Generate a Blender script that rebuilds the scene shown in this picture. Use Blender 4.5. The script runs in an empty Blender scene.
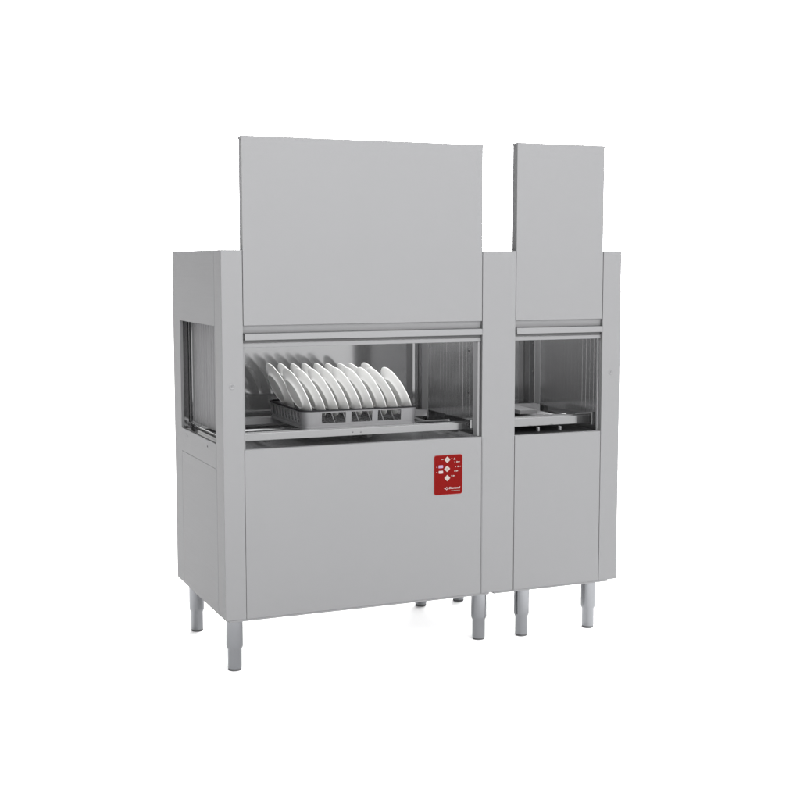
import bpy, bmesh, math, random
from mathutils import Vector, Matrix
random.seed(4)
S = bpy.context.scene
C = S.collection
PI = math.pi

# ------------------------------------------------------------------ materials
def mat(name, col, metal=0.0, rough=0.5, brush=None, bump=0.0, spec=0.5, aniso=0.0, mottle=0.0, coat=0.0):
    m = bpy.data.materials.new(name); m.use_nodes = True
    nt = m.node_tree; b = nt.nodes['Principled BSDF']
    b.inputs['Base Color'].default_value = (*col, 1)
    b.inputs['Metallic'].default_value = metal
    b.inputs['Roughness'].default_value = rough
    b.inputs['Specular IOR Level'].default_value = spec
    b.inputs['Coat Weight'].default_value = coat
    tc = nt.nodes.new('ShaderNodeTexCoord')
    if brush:
        mp = nt.nodes.new('ShaderNodeMapping'); mp.inputs['Scale'].default_value = brush
        nz = nt.nodes.new('ShaderNodeTexNoise'); nz.inputs['Scale'].default_value = 1.0
        nz.inputs['Detail'].default_value = 4.0
        nt.links.new(tc.outputs['Object'], mp.inputs['Vector']); nt.links.new(mp.outputs[0], nz.inputs['Vector'])
        mr = nt.nodes.new('ShaderNodeMapRange')
        mr.inputs['To Min'].default_value = rough - 0.02; mr.inputs['To Max'].default_value = rough + 0.02
        nt.links.new(nz.outputs['Fac'], mr.inputs['Value']); nt.links.new(mr.outputs[0], b.inputs['Roughness'])
        if bump:
            bp = nt.nodes.new('ShaderNodeBump'); bp.inputs['Strength'].default_value = bump
            bp.inputs['Distance'].default_value = 0.0005
            nt.links.new(nz.outputs['Fac'], bp.inputs['Height']); nt.links.new(bp.outputs[0], b.inputs['Normal'])
    if mottle:
        n2 = nt.nodes.new('ShaderNodeTexNoise'); n2.inputs['Scale'].default_value = 3.0; n2.inputs['Detail'].default_value = 3
        nt.links.new(tc.outputs['Object'], n2.inputs['Vector'])
        mx = nt.nodes.new('ShaderNodeMix'); mx.data_type = 'RGBA'
        mx.inputs[6].default_value = (*[c*(1-mottle) for c in col], 1)
        mx.inputs[7].default_value = (*[c*(1+mottle) for c in col], 1)
        nt.links.new(n2.outputs['Fac'], mx.inputs[0]); nt.links.new(mx.outputs[2], b.inputs['Base Color'])
    return m

STEEL = mat('satin_steel', (.116, .1165, .119), .25, .5, brush=(3, 3, 160), bump=.008, mottle=.015, spec=.15)
STEEL_SIDE = STEEL
LINER = mat('polished_steel', (.165, .1655, .168), .78, .09)
MIRROR = mat('bright_steel', (.135, .136, .138), .85, .16)
CURT = mat('curtain_grey', (.20, .20, .203), .80, .13)
TRAY = mat('tray_steel', (.10, .101, .104), .5, .25)
VINYL = mat('matte_vinyl', (.145, .145, .148), 0, .7, spec=.03)
LEGM = mat('leg_steel', (.175, .179, .187), 1.0, .15)
RUBBER = mat('black_rubber', (.03, .03, .032), 0, .6)
CHINA = mat('white_china', (.42, .42, .415), 0, .22, mottle=.01)
GREY = mat('grey_plastic', (.072, .072, .075), 0, .42, mottle=.05)
DARKP = mat('dark_plastic', (.008, .008, .009), 0, .7, spec=.1)
RED = mat('red_panel', (.080, .0045, .0042), 0, .7, spec=0, mottle=.06)
REDEDGE = mat('red_panel_edge', (.18, .05, .05), 0, .6, spec=.1)
CREAM = mat('cream_print', (.155, .128, .115), 0, .5)
PRINT = mat('pale_print', (.175, .14, .14), 0, .5)
LILAC = mat('lilac_display', (.135, .085, .14), 0, .3)
DOT = mat('grey_print', (.10, .09, .09), 0, .5)
FLOORM = mat('white_floor', (.96, .96, .96), 0, .8, spec=.1)
LOCKM = mat('lock_steel', (.100, .1005, .103), .5, .35)
HANDLE_SHADE = mat('handle_shade', (.018, .018, .019), 0, .6)  # near-black colour standing in for shade beneath the door handles
SCREWM = mat('screw_steel', (.10, .10, .105), 1, .3)

# ------------------------------------------------------------------ helpers
def link(name, bm, m, parent=None, smooth=False, bevel=0.0, seg=2):
    bmesh.ops.recalc_face_normals(bm, faces=bm.faces)
    me = bpy.data.meshes.new(name); bm.to_mesh(me); bm.free()
    me.materials.append(m)
    if smooth:
        for p in me.polygons: p.use_smooth = True
    o = bpy.data.objects.new(name, me); C.objects.link(o)
    if bevel:
        md = o.modifiers.new('bevel', 'BEVEL'); md.width = bevel; md.segments = seg
        md.limit_method = 'ANGLE'; md.angle_limit = math.radians(40); md.harden_normals = True
    if smooth or bevel:
        for p in me.polygons: p.use_smooth = True
        try:
            me.set_sharp_from_angle(angle=math.radians(35))
        except Exception: pass
    if parent: o.parent = parent
    return o

def box(bm, x0, x1, y0, y1, z0, z1):
    vs = [bm.verts.new((x, y, z)) for x in (x0, x1) for y in (y0, y1) for z in (z0, z1)]
    for f in ((0, 1, 3, 2), (4, 6, 7, 5), (0, 4, 5, 1), (2, 3, 7, 6), (0, 2, 6, 4), (1, 5, 7, 3)):
        bm.faces.new([vs[i] for i in f])

def B(name, m, parent, *boxes, bevel=0.0015):
    bm = bmesh.new()
    for b in boxes: box(bm, *b)
    return link(name, bm, m, parent, bevel=bevel)

def extrude_poly(bm, pts, mapf, a, b):
    """closed outline pts (2-D) extruded from a to b; mapf(u, v, w) -> xyz"""
    lo = [bm.verts.new(mapf(u, v, a)) for u, v in pts]
    hi = [bm.verts.new(mapf(u, v, b)) for u, v in pts]
    bm.faces.new(lo); bm.faces.new(list(reversed(hi)))
    n = len(pts)
    for i in range(n): bm.faces.new([lo[i], lo[(i+1) % n], hi[(i+1) % n], hi[i]])

def grid_panel(bm, us, vs, holes, mapf, a, b):
    """plate with rectangular holes; holes = set of (i,j) cells left open"""
    V = {}
    def v(i, j, w):
        k = (i, j, w)
        if k not in V: V[k] = bm.verts.new(mapf(us[i], vs[j], w))
        return V[k]
    nu, nv = len(us)-1, len(vs)-1
    full = lambda i, j: 0 <= i < nu and 0 <= j < nv and (i, j) not in holes
    for i in range(nu):
        for j in range(nv):
            if not full(i, j): continue
            bm.faces.new([v(i, j, a), v(i+1, j, a), v(i+1, j+1, a), v(i, j+1, a)])
            bm.faces.new([v(i, j, b), v(i, j+1, b), v(i+1, j+1, b), v(i+1, j, b)])
            if not full(i-1, j): bm.faces.new([v(i, j, a), v(i, j+1, a), v(i, j+1, b), v(i, j, b)])
            if not full(i+1, j): bm.faces.new([v(i+1, j, a), v(i+1, j, b), v(i+1, j+1, b), v(i+1, j+1, a)])
            if not full(i, j-1): bm.faces.new([v(i, j, a), v(i, j, b), v(i+1, j, b), v(i+1, j, a)])
            if not full(i, j+1): bm.faces.new([v(i, j+1, a), v(i+1, j+1, a), v(i+1, j+1, b), v(i, j+1, b)])

XZ = lambda u, v, w: (u, w, v)
YZ = lambda u, v, w: (w, u, v)
XY = lambda u, v, w: (u, v, w)

def lathe(bm, prof, n=48, M=None, closed=False):
    rings = []
    for r, z in prof:
        if r < 1e-6: rings.append([bm.verts.new((0, 0, z))])
        else: rings.append([bm.verts.new((r*math.cos(2*PI*k/n), r*math.sin(2*PI*k/n), z)) for k in range(n)])
    for a, b in zip(rings, rings[1:]):
        for k in range(n):
            k2 = (k+1) % n
            if len(a) == 1 and len(b) == 1: continue
            if len(a) == 1: bm.faces.new([a[0], b[k], b[k2]])
            elif len(b) == 1: bm.faces.new([a[k], b[0], a[k2]])
            else: bm.faces.new([a[k], b[k], b[k2], a[k2]])
    if M: bmesh.ops.transform(bm, matrix=M, verts=bm.verts)

def thing(name, label, cat, loc=(0, 0, 0), group=None):
    o = bpy.data.objects.new(name, None); C.objects.link(o); o.location = loc
    o['label'] = label; o['category'] = cat
    if group: o['group'] = group
    return o

# ------------------------------------------------------------------ setting
bm = bmesh.new()
vs = [bm.verts.new(p) for p in ((-60, -60, 0), (60, -60, 0), (60, 60, 0), (-60, 60, 0))]
bm.faces.new(vs)
fl = link('floor', bm, FLOORM); fl['kind'] = 'structure'

# ------------------------------------------------------------------ machine
H, B0, W, D = 1.6, .2188, 1.704, .768
T = thing('conveyor_dishwasher', 'tall grey steel rack conveyor dishwasher with two raised doors standing on round legs', 'dishwasher')

def column(x0, x1, outer=None, z0=B0, z1=H, parent=T):
    bm = bmesh.new()
    if outer == 'l':
        pts = [(x0, 0), (x1, 0), (x1, .045), (x1-.012, .045), (x1-.012, .012), (x0+.012, .012), (x0+.012, .1), (x0, .1)]
    elif outer == 'r':
        pts = [(x0, 0), (x1, 0), (x1, .1), (x1-.012, .1), (x1-.012, .012), (x0+.012, .012), (x0+.012, .045), (x0, .045)]
    else:
        pts = [(x0, 0), (x1, 0), (x1, .045), (x0, .045)]
    extrude_poly(bm, pts, XY, z0, z1)
    return link('front_column', bm, STEEL, parent, bevel=.0016, seg=3)

column(0, .0802, 'l')
column(1.0630, 1.2105, None)
column(1.6170, W, 'r')
# upper strip of the middle column, beside the big opening, and the narrow filler strip below it
B('filler_strip', STEEL, T, (1.0665, 1.0865, -.0009, -.0002, B0+.001, .850), bevel=.0003)

# left side: window opening and lower access panel
def side(x0, x1, nm, w0=.105, w1=.648):
    bm = bmesh.new()
    grid_panel(bm, [.1006, w0+.0005, w1, D], [B0, .7795, .875, 1.318, H], {(1, 2), (1, 0)}, YZ, x0, x1)
    s = link(nm, bm, STEEL, T, bevel=.0006)
    return s
sp = side(0, .012, 'side_panel')
B('access_panel', STEEL, T, (.0002, .012, .1060, .6472, B0, .7786), bevel=.0004)
sp2 = side(W-.012, W, 'side_panel')
B('access_panel', STEEL, T, (W-.012, W-.0002, .1060, .6472, B0, .7786), bevel=.0004)
# screws on the side panel
def disc(name, m, parent, c, r, t, axis, n=20, smooth=True):
    bm = bmesh.new()
    M = Matrix.Translation(c) @ {'x': Matrix.Rotation(PI/2, 4, 'Y'), 'y': Matrix.Rotation(PI/2, 4, 'X'), 'z': Matrix.Identity(4)}[axis]
    lathe(bm, [(0, -t/2), (r, -t/2), (r, t/2*.5), (r*.85, t/2), (0, t/2)], n, M)
    return link(name, bm, m, parent, smooth=True)
for y, z in ((.236, .8487), (.562, .851)):
    disc('screw', SCREWM, sp, (-.0004, y, z), .0035, .003, 'x')
for x, y, z in ((.024, .69, 1.234), (.024, .69, 1.042), (.024, .69, .896), (.024,.60,.885)):
    disc('screw', SCREWM, sp, (x, y, z), .005, .006, 'y')

B('back_panel', STEEL, T, (.0126, W-.0126, D-.012, D, B0, H))
B('top_panel', STEEL, T, (.0126, .0798, .0465, D-.0126, H-.012, H-.001),
  (.0798, 1.063, .062, D-.0126, H-.012, H-.001), (1.063, 1.2105, .0465, D-.0126, H-.012, H-.001),
  (1.2105, 1.617, .062, D-.0126, H-.012, H-.001), (1.617, W-.0126, .0465, D-.0126, H-.012, H-.001), bevel=0)

# base frames (two modules with a small gap)
B('base_frame', STEEL, T, (.012, 1.103, .003, D-.004, .2105, B0-.0004), bevel=.002)
B('base_frame', STEEL, T, (1.123, 1.664, .003, D-.004, .2105, B0-.0004), bevel=.002)

# lower front panels
def front_panel(x0, x1, z1):
    bm = bmesh.new()
    extrude_poly(bm, [(0, B0), (0, z1), (.022, z1), (.022, z1-.012), (.012, z1-.012), (.012, B0)], YZ, x0, x1)
    return link('front_panel', bm, STEEL, T, bevel=.0014)
fp1 = front_panel(.0812, 1.0621, .8605)
fp2 = front_panel(1.2125, 1.6150, .8555)

# doors, raised, each with its grip profile
def door(x0, x1, ztop, zbot=1.3225):
    bm = bmesh.new()
    d = .040
    extrude_poly(bm, [(.0005, zbot), (.0005, ztop), (d, ztop), (d, zbot)], YZ, x0, x1)
    o = link('door', bm, STEEL, T, bevel=.0015)
    # small folded cap on the two upper corners
    B('corner_cap', STEEL, o, (x0-.003, x0-.0004, .004, d-.004, ztop-.012, ztop-.001), bevel=.001)
    B('corner_cap', STEEL, o, (x1+.0004, x1+.003, .004, d-.004, ztop-.012, ztop-.001), bevel=.001)
    # recessed band under the panel and the projecting grip bar
    bm = bmesh.new()
    extrude_poly(bm, [(.011, zbot-.0005), (.016, 1.2950), (.018, 1.2948), (.018, 1.262), (.034, 1.262), (.034, zbot-.0005)], YZ, x0, x1)
    link('grip_recess', bm, STEEL, o)
    bm = bmesh.new()
    extrude_poly(bm, [(-.006, 1.2685), (-.0045, 1.2925), (.0175, 1.2945), (.0175, 1.2905), (-.001, 1.2885), (-.0025, 1.2705)], YZ, x0+.003, x1-.001)
    link('handle', bm, STEEL, o, bevel=.0008)
    B('handle_shade_strip', HANDLE_SHADE, o, (x0+.002, x1-.002, .0125, .0175, 1.2568, 1.2720), bevel=0)  # dark strip added as the shade line under the grip bar
    return o
door(.0822, 1.0612, 2.012)
door(1.2125, 1.6150, 2.0265)

def header(x0, x1):
    B('header_rail', STEEL, T, (x0, x1, .012, .034, 1.2410, 1.2560), bevel=.0012)
header(.0810, 1.0624)
header(1.2113, 1.6164)

# locks on the columns
def lock(x, z):
    bm = bmesh.new()
    R = Matrix.Translation((x, 0, z)) @ Matrix.Rotation(PI/2, 4, 'X')
    lathe(bm, [(.0115, 0), (.0112, .0006), (.0095, .0012), (.0080, .0008), (0, .0008)], 32, R)
    o = link('lock', bm, LOCKM, T, smooth=True)
    disc('key_slot', LOCKM, o, (x, -.0008, z), .0045, .002, 'y', 6)
lock(.0367, 1.0985); lock(1.6613, 1.1006)

# ---------------------------------------------------------------- interior
ZI = 1.36
B('tank_liner', LINER, T, (.030, 1.655, .705, .712, .70, ZI), bevel=0)                  # rear wall
B('tank_ceiling', LINER, T, (.0126, W-.0126, .046, .7035, ZI+.001, ZI+.006), bevel=0)
B('tank_floor', LINER, T, (.030, W-.0126, .014, .7035, .765, .770), bevel=0)
# low walls under the rack line
B('tank_apron', LINER, T, (.0815, 1.0618, .024, .030, .771, .844), bevel=0)
# walls between chambers under and above the conveyor
B('partition', LINER, T, (1.128, 1.134, .050, .7035, .772, .904), bevel=0)
B('partition', LINER, T, (1.128, 1.134, .050, .7035, 1.262, ZI), bevel=0)
B('partition', LINER, T, (1.672, 1.676, .0464, .7035, .772, .904), bevel=0)
B('partition', LINER, T, (1.672, 1.676, .0464, .7035, 1.262, ZI), bevel=0)
B('partition', LINER, T, (.034, .038, .050, .7035, .772, .894), bevel=0)
B('partition', LINER, T, (.034, .038, .050, .7035, 1.322, ZI), bevel=0)

B('window_sill', LINER, T, (.0125, .0335, .1065, .6470, .8680, .8715), bevel=0)
B('window_sill', LINER, T, (1.6765, W-.0125, .1065, .6470, .8680, .8715), bevel=0)
# jamb channels beside the openings
def jamb(x0, x1, s):
    w = x1-x0
    B('jamb_channel', LINER, T, (x0, x1, .050, .058, .862, ZI-.002), bevel=.001)
B('jamb_channel', STEEL, T, (1.0475, 1.0560, .010, .0135, .862, 1.2405), (1.0475, 1.0500, .0139, .05, .862, 1.2405), bevel=.0008)
B('jamb_channel', STEEL, T, (.0825, .0880, .012, .0145, .862, 1.2405), bevel=.0008)
B('jamb_channel', LINER, T, (1.6060, 1.6140, .016, .0185, .857, 1.2405), bevel=.0008)

# corner posts at the back
B('corner_post', MIRROR, T, (1.0960, 1.1105, .664, .700, .79, ZI-.002), bevel=.001)
B('corner_post', LINER, T, (1.1155, 1.1275, .655, .700, .79, ZI-.002), bevel=.001)
B('corner_post', MIRROR, T, (.0430, .0540, .676, .703, .79, ZI-.002), bevel=.001)
B('corner_post', CURT, T, (.0135, .0405, .682, .7045, .79, ZI-.002), bevel=.001)
cp = B('corner_post', MIRROR, T, (1.6330, 1.6700, .655, .700, .79, ZI-.002), bevel=.001)
B('curtain_frame', STEEL, T, (1.0893, 1.0913, .5865, .652, .87, ZI-.002), bevel=0)
B('curtain_frame', STEEL, T, (1.6603, 1.6623, .6015, .652, .87, ZI-.002), bevel=0)
B('curtain_frame', LINER, T, (1.0885, 1.0905, .0595, .1030, .87, ZI-.002), bevel=0)
B('curtain_frame', LINER, T, (1.6600, 1.6620, .0465, .0730, .87, ZI-.002), bevel=0)
for z in (1.180, 1.052): disc('screw', MIRROR, cp, (1.6535, .6535, z), .005, .005, 'y')
for z in (.9, 1.03, 1.2): disc('screw', SCREWM, T, (1.0465, .09, z), .004, .004, 'x')

# strip curtains: overlapping hanging strips
def curtain(x, y0, y1, z0, z1, parent=T, w=.031, m=CURT):
    """one hanging curtain of lapped strips: a fine saw-tooth sheet, each strip a hair proud of the next"""
    bm = bmesh.new()
    n = int(round((y1-y0)/w)); w = (y1-y0)/n
    pts = []; q = 6.0 if m is not CURT else 1.2
    for i in range(n):
        a = y0+i*w; e = random.uniform(-.00006, .00006)
        if m is CURT:
            pts += [(x-.00019+e, a+.0002), (x-.00002, a+w*.5), (x+.00016+e, a+w-.0006), (x+.00026, a+w-.0003)]
            continue
        pts += [(x+(.00012+e)*q, a), (x-.00005*q, a+w*.5), (x-(.00015+e)*q, a+w-.0014), (x-.00045*q, a+w-.0008), (x-.00045*q, a+w-.0003)]
    outline = pts+[(px+.002, py) for px, py in reversed(pts)]
    extrude_poly(bm, outline, XY, z0, z1)
    return link('strip_curtain', bm, m, parent)
curtain(1.090, .105, .585, .908, 1.325)
curtain(1.661, .075, .600, .905, 1.325)
curtain(.0585, .105, .674, .895, 1.345, m=VINYL, w=.038)

# conveyor rails (front and rear) for both chambers
def rail(x0, x1, y, zf0, zf1, back):
    bm = bmesh.new()
    if not back:
        pts = [(y, zf0), (y, zf1), (y+.002, zf1), (y+.003, zf1-.005), (y+.009, zf1-.005), (y+.010, zf1), (y+.020, zf1), (y+.0201, zf1+.004), (y+.024, zf1+.004), (y+.024, zf1-.007), (y+.003, zf1-.007), (y+.002, zf0)]
    else:
        pts = [(y-.006, zf0), (y, zf1), (y+.055, zf1), (y+.055, zf1-.003), (y+.002, zf1-.003), (y-.004, zf0)]
    extrude_poly(bm, pts, YZ, x0, x1)
    return link('conveyor_rail', bm, STEEL if back else MIRROR, T, bevel=.0006)
r1 = rail(.066, 1.082, .100, .880, .9065, False)
r2 = rail(.066, 1.082, .585, .880, .9065, True)
r3 = rail(1.140, 1.652, .100, .8785, .9115, False)
r4 = rail(1.140, 1.652, .585, .866, .9085, True)
for x, z in ((.549, .8925), (.5827, .891)): disc('rivet', SCREWM, r1, (x, .0995, z), .003, .002, 'y', 12)
# curved end guides of the rails
def guide(x, y, z0, z1, h=.0):
    bm = bmesh.new()
    extrude_poly(bm, [(x, y), (x+.014, y-.006), (x+.022, y+.004), (x+.022, y+.006), (x+.014, y-.003), (x+.001, y+.003)], XY, z0, z1)
    return link('rail_guide', bm, MIRROR, T)
guide(1.0560, .094, .884, .918); guide(1.6240, .090, .872, .926)
# support brackets, wash arms and pipes below the rails
for x in (.20, .62, 1.0): B('cross_bar', LINER, T, (x, x+.022, .13, .58, .866, .879), bevel=.001)
def tube(name, m, parent, pts, r, n=16):
    bm = bmesh.new()
    for a, b in zip(pts, pts[1:]):
        a = Vector(a); b = Vector(b); d = (b-a); L = d.length
        q = d.to_track_quat('Z', 'Y').to_matrix().to_4x4()
        M = Matrix.Translation(a) @ q
        t = bmesh.new(); lathe(t, [(0, 0), (r, 0), (r, L), (0, L)], n, M)
        me = bpy.data.meshes.new('t'); t.to_mesh(me); t.free(); bm.from_mesh(me); bpy.data.meshes.remove(me)
    return link(name, bm, m, parent, smooth=True)
B('tank_tray', TRAY, T, (.070, 1.10, .034, .64, .846, .8485), bevel=0)
B('tank_tray', TRAY, T, (1.145, 1.655, .034, .64, .842, .8445), bevel=0)
tube('pawl_bar', MIRROR, T, [(.08, .345, .886), (1.08, .345, .886)], .007)
tube('pawl_bar', MIRROR, T, [(1.15, .345, .884), (1.65, .345, .884)], .007)
# small latches on the front apron of the second chamber
for x in (1.352, 1.455):
    B('latch', TRAY, T, (x, x+.008, .060, .075, .8595, .8760), bevel=.001)
B('splash_tray', STEEL, T, (1.140, 1.655, .126, .582, .874, .877), bevel=0)
B('splash_tray', STEEL, T, (1.45, 1.535, .40, .58, .890, .9075), bevel=.001)

# ---------------------------------------------------------------- legs
def leg_parts(parent_loc):
    x, y = parent_loc
    bm = bmesh.new()
    lathe(bm, [(0, .0095), (.0262, .0095), (.0266, .012), (.0266, .083), (.0285, .086), (.0315, .094), (.0322, .098), (.0322, .2105), (0, .2105)], 48)
    o = link('leg', bm, LEGM, T, smooth=True); o.location = (x, y, 0)
    bm = bmesh.new()
    lathe(bm, [(0, 0), (.0235, 0), (.0255, .0022), (.0255, .0093), (0, .0093)], 48)
    f = link('rubber_foot', bm, RUBBER, o, smooth=True)
    return o
leg0 = leg_parts((.058, .092))
for x, y in ((.058, .676), (1.104, .10), (1.0965, .676), (1.2925, .078), (1.292, .688), (1.6135, .076), (1.612, .688)):
    o = leg0.copy(); C.objects.link(o); o.parent = T; o.location = (x, y, 0)
    for ch in leg0.children:
        c = ch.copy(); C.objects.link(c); c.parent = o

# ---------------------------------------------------------------- control panel
cx, cz, pw, ph = .9147, .7160, .1215, .1565
def rrect(w, h, r, n=6, cx=0, cz=0):
    pts = []
    for sx, sz, a0 in ((1, 1, 0), (-1, 1, PI/2), (-1, -1, PI), (1, -1, 1.5*PI)):
        for k in range(n+1):
            a = a0+PI/2*k/n
            pts.append((cx+sx*(w/2-r)+r*math.cos(a), cz+sz*(h/2-r)+r*math.sin(a)))
    return pts
bm = bmesh.new(); extrude_poly(bm, rrect(pw+.003, ph+.003, .010, cx=cx, cz=cz), XZ, -.0016, -.0002)
cp = link('control_panel', bm, REDEDGE, T); cp['label'] = 'red control panel with cream diamond buttons'
bm = bmesh.new(); extrude_poly(bm, rrect(pw, ph, .009, cx=cx, cz=cz), XZ, -.0026, -.0017)
link('face_plate', bm, RED, cp)
# zoomed photo pixel -> panel position
def U(px, py):
    return (cx + (px-314)*.000392, cz - (py-335)*.000346)
def flat(name, m, pts, y0=-.0036, y1=-.0027, parent=cp):
    bm = bmesh.new(); extrude_poly(bm, pts, XZ, y0, y1); return link(name, bm, m, parent)
for px, py in ((300, 160), (298, 265), (300, 372)):
    u, v = U(px, py); r = .0122
    bm = bmesh.new()
    q = rrect(r*1.55, r*1.55, r*.22, 4)
    pts = [(u+(a-b)*.7071, v+(a+b)*.7071) for a, b in q]
    extrude_poly(bm, pts, XZ, -.0040, -.0027)
    b = link('button', bm, CREAM, cp)
    flat('button_mark', DOT if py != 372 else PRINT, rrect(.006, .004 if py != 265 else .0055, .001, 3, u, v), -.0044, -.0041)
for px, py, w in ((228, 236, 50), (229, 300, 48)):
    u, v = U(px, py); flat('display', LILAC if py < 250 else PRINT, rrect(w*.00039, .0112, .002, 3, u, v))
def bar(px, py, w, h):
    u, v = U(px, py); flat('printed_mark', CREAM, rrect(w*.00039, h*.00035, min(w, h)*.0001, 2, u, v), -.0033, -.0027)
bar(245, 155, 22, 6)
for px, py in ((350, 150), (385, 190), (393, 246), (383, 297), (349, 348)): bar(px, py, 8, 12)
for px, py in ((185, 241), (185, 300)): bar(px, py, 10, 10)
for px, py, ws in ((408, 190, (10, 12, 8)), (420, 245, (12, 10, 8)), (402, 297, (10, 11)), (368, 350, (11, 12))):
    q = px
    for i, w in enumerate(ws):
        bar(q, py, w, 16 if i == 0 else 9); q += w+3
u, v = U(382, 152)
for tri in ([(0, .0045), (-.0052, -.004), (.0052, -.004)],): flat('printed_mark', CREAM, [(u+a, v+b) for a, b in tri], -.0033, -.0027)
# logo ring and lettering
def text(s, px, py, width, m, name, shear=0, bold=0.0, height=None):
    cu = bpy.data.curves.new(name, 'FONT'); cu.body = s; cu.size = .02; cu.extrude = .0003; cu.shear = shear; cu.offset = bold
    cu.align_x = 'LEFT'; cu.align_y = 'CENTER'
    o = bpy.data.objects.new('tmp', cu); C.objects.link(o)
    bpy.context.view_layer.update()
    me = bpy.data.meshes.new_from_object(o.evaluated_get(bpy.context.evaluated_depsgraph_get()))
    C.objects.unlink(o); bpy.data.objects.remove(o)
    xs = [q.co.x for q in me.vertices]; ys = [q.co.y for q in me.vertices]
    k = width/(max(xs)-min(xs)); ky = k if not height else height/(max(ys)-min(ys))
    u, v = U(px, py); ym = (max(ys)+min(ys))/2; xm = min(xs)
    for q in me.vertices: q.co = Vector((u+(q.co.x-xm)*k, -.0031 - q.co.z*.8, v+(q.co.y-ym)*ky))
    me.materials.clear(); me.materials.append(m); me.name = name
    ob = bpy.data.objects.new(name, me); C.objects.link(ob); ob.parent = cp
    return ob
text('Diamond', 318, 490, 128*.000392, PRINT, 'logo_lettering', shear=.25, bold=.0006, height=.0088)
text('www.diamond-eu.com', 345, 521, 98*.000392, CREAM, 'small_lettering', height=.0034)
bm = bmesh.new(); u, v = U(294, 494)
r0, r1_ = .0040, .0070; n = 4
for k in range(4):
    a = PI/2*k; b = a+PI/2
    p = lambda r, t: (u+r*math.cos(t), v+r*math.sin(t))
    extrude_poly(bm, [p(r1_, a), p(r1_, b), p(r0, b), p(r0, a)], XZ, -.0034, -.0027)
extrude_poly(bm, rrect(.006, .0014, .0003, 2, u-.0085, v), XZ, -.0034, -.0027)
link('logo_emblem', bm, PRINT, cp)

# ---------------------------------------------------------------- dish rack
RX0, RX1, RY0, RY1, RZ0, RZ1 = .352, .843, .124, .584, .9085, .978
R = thing('dish_rack', 'square grey plastic dish rack with a black top rim on the conveyor rails', 'dish rack', ((RX0+RX1)/2, (RY0+RY1)/2, RZ0))
hx, hy, hz = (RX1-RX0)/2, (RY1-RY0)/2, RZ1-RZ0
cr = .042
# outline of the rounded square, walked as arc length, wall with window openings
def outline(inset=0, n=8):
    pts = []
    for sx, sy, a0 in ((-1, -1, PI), (1, -1, 1.5*PI), (1, 1, 0), (-1, 1, PI/2)):
        r = cr-inset
        for k in range(n+1):
            a = a0+PI/2*k/n
            pts.append((sx*(hx-cr)+r*math.cos(a), sy*(hy-cr)+r*math.sin(a)))
    return pts
def wall_side(P0, P1, lean, nwin, parent, split):
    """flat wall strip between two corner tangent points with windows"""
    bm = bmesh.new()
    L = (Vector(P1)-Vector(P0)).length
    d = (Vector(P1)-Vector(P0))/L; nrm = Vector((d.y, -d.x))      # outward
    us = [0]; holes = set(); mrg = .036 if nwin < 6 else .012
    ww = (L-2*mrg)/nwin; pill = .024 if nwin < 6 else .012
    us = [0, mrg]
    for i in range(nwin):
        a = mrg+i*ww; 
        if i: us.append(a+pill/2)
        us.append(a+ww-(pill/2 if i < nwin-1 else 0))
    us.append(L)
    us = sorted(set(round(q, 5) for q in us))
    k = 1
    for i in range(nwin):
        holes.add((k, 1)); k += 2
    vs_ = [0, .021, hz-.007, hz]
    def mp(u, v, w):
        p = Vector(P0)+d*u+nrm*(w - lean*(1-v/hz))
        return (p.x, p.y, v)
    grid_panel(bm, us, vs_, holes, mp, -.0025, 0)
    return bm
bmw = bmesh.new()
def merge(dst, src):
    me = bpy.data.meshes.new('t'); src.to_mesh(me); src.free(); dst.from_mesh(me); bpy.data.meshes.remove(me)
ln = .007
sides = [((-hx+cr, -hy), (hx-cr, -hy), 3), ((hx, -hy+cr), (hx, hy-cr), 9), ((hx-cr, hy), (-hx+cr, hy), 3), ((-hx, hy-cr), (-hx, -hy+cr), 9)]
for p0, p1, nw in sides: merge(bmw, wall_side(p0, p1, ln, nw, R, 0))
# rounded corners of the wall
for sx, sy, a0 in ((-1, -1, PI), (1, -1, 1.5*PI), (1, 1, 0), (-1, 1, PI/2)):
    n = 10; rows = []
    for z, le in ((0, ln), (hz, 0)):
        ro = []; ri = []
        for k in range(n+1):
            a = a0+PI/2*k/n; ox, oy = sx*(hx-cr), sy*(hy-cr)
            ro.append(bmw.verts.new((ox+(cr-le)*math.cos(a), oy+(cr-le)*math.sin(a), z)))
            ri.append(bmw.verts.new((ox+(cr-le-.0025)*math.cos(a), oy+(cr-le-.0025)*math.sin(a), z)))
        rows.append((ro, ri))
    (a_o, a_i), (b_o, b_i) = rows
    for k in range(n):
        bmw.faces.new([a_o[k], a_o[k+1], b_o[k+1], b_o[k]]); bmw.faces.new([a_i[k], b_i[k], b_i[k+1], a_i[k+1]])
        bmw.faces.new([b_o[k], b_o[k+1], b_i[k+1], b_i[k]]); bmw.faces.new([a_o[k], a_i[k], a_i[k+1], a_o[k+1]])
link('rack_wall', bmw, GREY, R, smooth=True)
# rim and base hoops
def hoop(name, m, z0, z1, out, inn, le=0):
    bm = bmesh.new(); o = outline(-out+le); i = outline(inn+le); n = len(o)
    V = [[bm.verts.new((x, y, z)) for x, y in pts] for pts, z in ((o, z0), (o, z1), (i, z1), (i, z0))]
    for a in range(4):
        A, Bq = V[a], V[(a+1) % 4]
        for k in range(n): bm.faces.new([A[k], A[(k+1) % n], Bq[(k+1) % n], Bq[k]])
    return link(name, bm, m, R)
hoop('top_rim', DARKP, hz-.0015, hz+.0040, .003, .0045)
hoop('base_hoop', GREY, .0005, .010, .003, .0003, ln)
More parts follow.
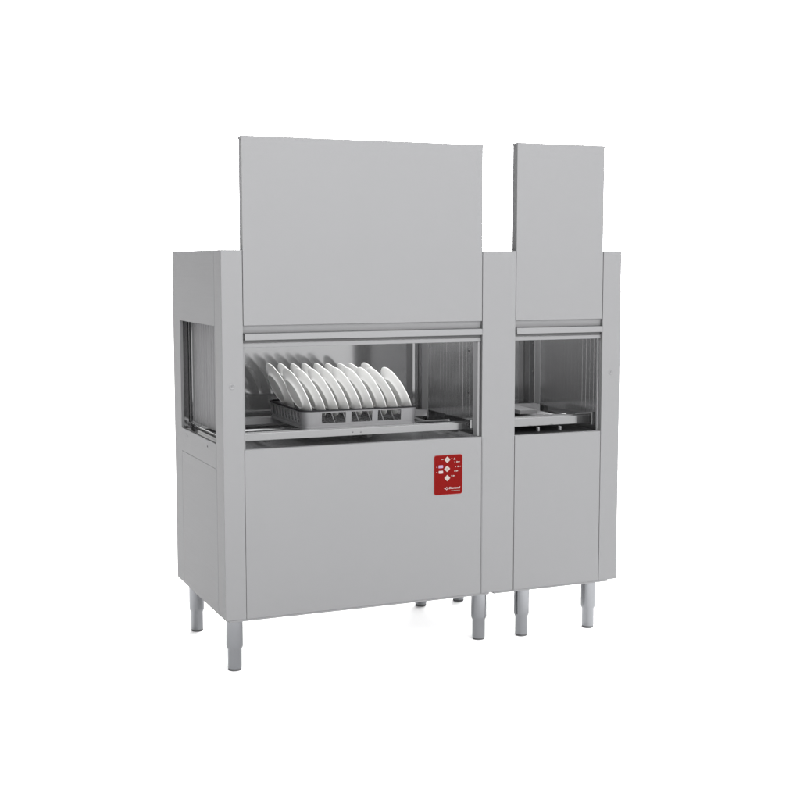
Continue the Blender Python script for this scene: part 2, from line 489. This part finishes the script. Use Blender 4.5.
# slats inside windows (outer lattice)
bm = bmesh.new()
nx = 10
for k in range(1, 19):
    x = -hx+.015+(2*hx-.03)*k/19
    box(bm, x-.0018, x+.0018, -hy+.016, hy-.016, .003, .009)
    y = -hy+.015+(2*hy-.03)*k/19
    box(bm, -hx+.014, hx-.014, y-.0018, y+.0018, .0032, .0088)
link('floor_grid', bm, GREY, R)
tops = [.314, .366, .420, .469, .522, .573, .628, .674, .737]
RP, TH = .110, math.radians(22)
rowsY = (.240, .466)
peg = None
for tx in tops:
    for yc in rowsY:
        for dy in (-.062, .062):
            for side_ in (1,):
                x = tx + 2*RP*math.sin(TH) - .012 + side_*.014 - R.location.x
                y = yc+dy-R.location.y
                if abs(x) > hx-.012: continue
                if peg is None:
                    bm = bmesh.new(); h = .058; b = .0026
                    vv = [bm.verts.new((sx*q*b-(h*math.tan(TH)*.75 if q < 1 else 0), sy*q*b, z)) for q, z in ((1, 0), (.5, h-.009)) for sx, sy in ((-1, -1), (1, -1), (1, 1), (-1, 1))]
                    for f in ((3, 2, 1, 0), (4, 5, 6, 7), (0, 1, 5, 4), (1, 2, 6, 5), (2, 3, 7, 6), (3, 0, 4, 7)): bm.faces.new([vv[i] for i in f])
                    o = link('peg', bm, GREY, R); peg = o
                else:
                    o = peg.copy(); C.objects.link(o); o.parent = R
                o.location = (x, y, .0092)

# ---------------------------------------------------------------- plates
prof = [(0, .0045), (.050, .0045), (.060, .0055), (.066, .0085), (.074, .0125), (.096, .0165), (.1075, .0188), (.1096, .0196), (.1100, .0186),
        (.1090, .0168), (.097, .0135), (.076, .0090), (.0675, .0040), (.0640, .0005), (.0610, 0), (.0590, .0018), (.050, .0018), (0, .0018)]
ords = ['first', 'second', 'third', 'fourth', 'fifth', 'sixth', 'seventh', 'eighth', 'ninth']
pm = None
for r, (yc, rn) in enumerate(zip(rowsY, ('front', 'rear'))):
    for i, tx in enumerate(tops):
        th = math.radians(27 + random.uniform(-1.3, 1.3)); zc = (.938 if r == 0 else .940) - .009*i/8 + RP*math.cos(th)
        if pm is None:
            bm = bmesh.new(); lathe(bm, prof, 96)
            o = link('plate', bm, CHINA, None, smooth=True); pm = o.data
            for p in pm.polygons: p.use_smooth = True
        else:
            o = bpy.data.objects.new('plate', pm); C.objects.link(o)
        x = tx + RP*math.sin(th)
        # plate axis (bowl side) points right and up; top leans to the left
        ax = Vector((math.cos(th), 0, math.sin(th)))
        o.rotation_euler = ax.to_track_quat('Z', 'Y').to_euler()
        o.location = (x+.0 - .012*ax.x, yc + random.uniform(-.002, .002), zc - .012*ax.z+.004)
        if i == 0: lab = f'leftmost white plate leaning in the {rn} row of the dish rack'
        elif i == 8: lab = f'rightmost white plate leaning in the {rn} row of the dish rack'
        else: lab = f'{ords[i]} white plate from the left in the {rn} row of the dish rack'
        o['label'] = lab; o['category'] = 'plate'; o['group'] = 'white plates standing in the dish rack'

# ------------------------------------------------------------------ light
w = bpy.data.worlds.new('World'); S.world = w; w.use_nodes = True
nt = w.node_tree; bg = nt.nodes['Background']
tcw = nt.nodes.new('ShaderNodeTexCoord')
def lobe(d, a, b, lo, hi):
    """studio surround: strength goes from lo to hi towards direction d"""
    dt = nt.nodes.new('ShaderNodeVectorMath'); dt.operation = 'DOT_PRODUCT'; dt.inputs[1].default_value = d
    mr = nt.nodes.new('ShaderNodeMapRange'); mr.interpolation_type = 'SMOOTHSTEP'
    for k, v in (('From Min', a), ('From Max', b), ('To Min', lo), ('To Max', hi)): mr.inputs[k].default_value = v
    nt.links.new(tcw.outputs['Generated'], dt.inputs[0]); nt.links.new(dt.outputs['Value'], mr.inputs['Value'])
    return mr.outputs[0]
ad = nt.nodes.new('ShaderNodeMath'); ad.operation = 'ADD'
nt.links.new(lobe((-.95, .312, 0), .10, .75, 4.1, .35), ad.inputs[0])
nt.links.new(lobe((.76, .65, 0), .60, 1.0, 0, 14.0), ad.inputs[1])
ml = nt.nodes.new('ShaderNodeMath'); ml.operation = 'MULTIPLY'
nt.links.new(ad.outputs[0], ml.inputs[0]); nt.links.new(lobe((0, 0, 1), .30, .85, 1.0, .22), ml.inputs[1])
nt.links.new(ml.outputs[0], bg.inputs['Strength'])
bg.inputs['Color'].default_value = (1, 1, 1, 1)
def area(name, loc, aim, sx, sy, power, col=(1, 1, 1)):
    l = bpy.data.lights.new(name, 'AREA'); l.shape = 'RECTANGLE'; l.size = sx; l.size_y = sy; l.energy = power; l.color = col
    o = bpy.data.objects.new(name, l); C.objects.link(o); o.location = loc
    o.rotation_euler = (Vector(aim)-Vector(loc)).to_track_quat('-Z', 'Y').to_euler()
    return o
area('studio_softbox', (2.0, -6.0, 4.4), (.9, 0, .6), 7, 3.6, 260)
area('studio_strip_light', (-3.3, -5.2, 1.5), (.5, .3, .95), 1.2, 2.4, 80)
area('chamber_fill', (.57, .36, 1.355), (.57, .36, 0), .9, .5, 7)  # added fill light under the ceiling to brighten plates and liner
area('chamber_fill', (1.40, .36, 1.355), (1.40, .36, 0), .36, .5, 5)  # same added fill for the small chamber, not a machine fitting

# ------------------------------------------------------------------ camera
cam = bpy.data.cameras.new('camera'); co = bpy.data.objects.new('camera', cam); C.objects.link(co)
co.location = (-1.2597, -4.6321, 1.5529)
co.rotation_euler = (PI/2-.105, 0, -.4015)
cam.sensor_width = 36; cam.lens = 1302.6/800*36
cam.clip_end = 300
S.camera = co
S.view_settings.view_transform = 'Standard'; S.view_settings.look = 'None'
S.view_settings.exposure = 0.36; S.view_settings.gamma = 1
S.cycles.max_bounces = 16; S.cycles.glossy_bounces = 10; S.cycles.diffuse_bounces = 8
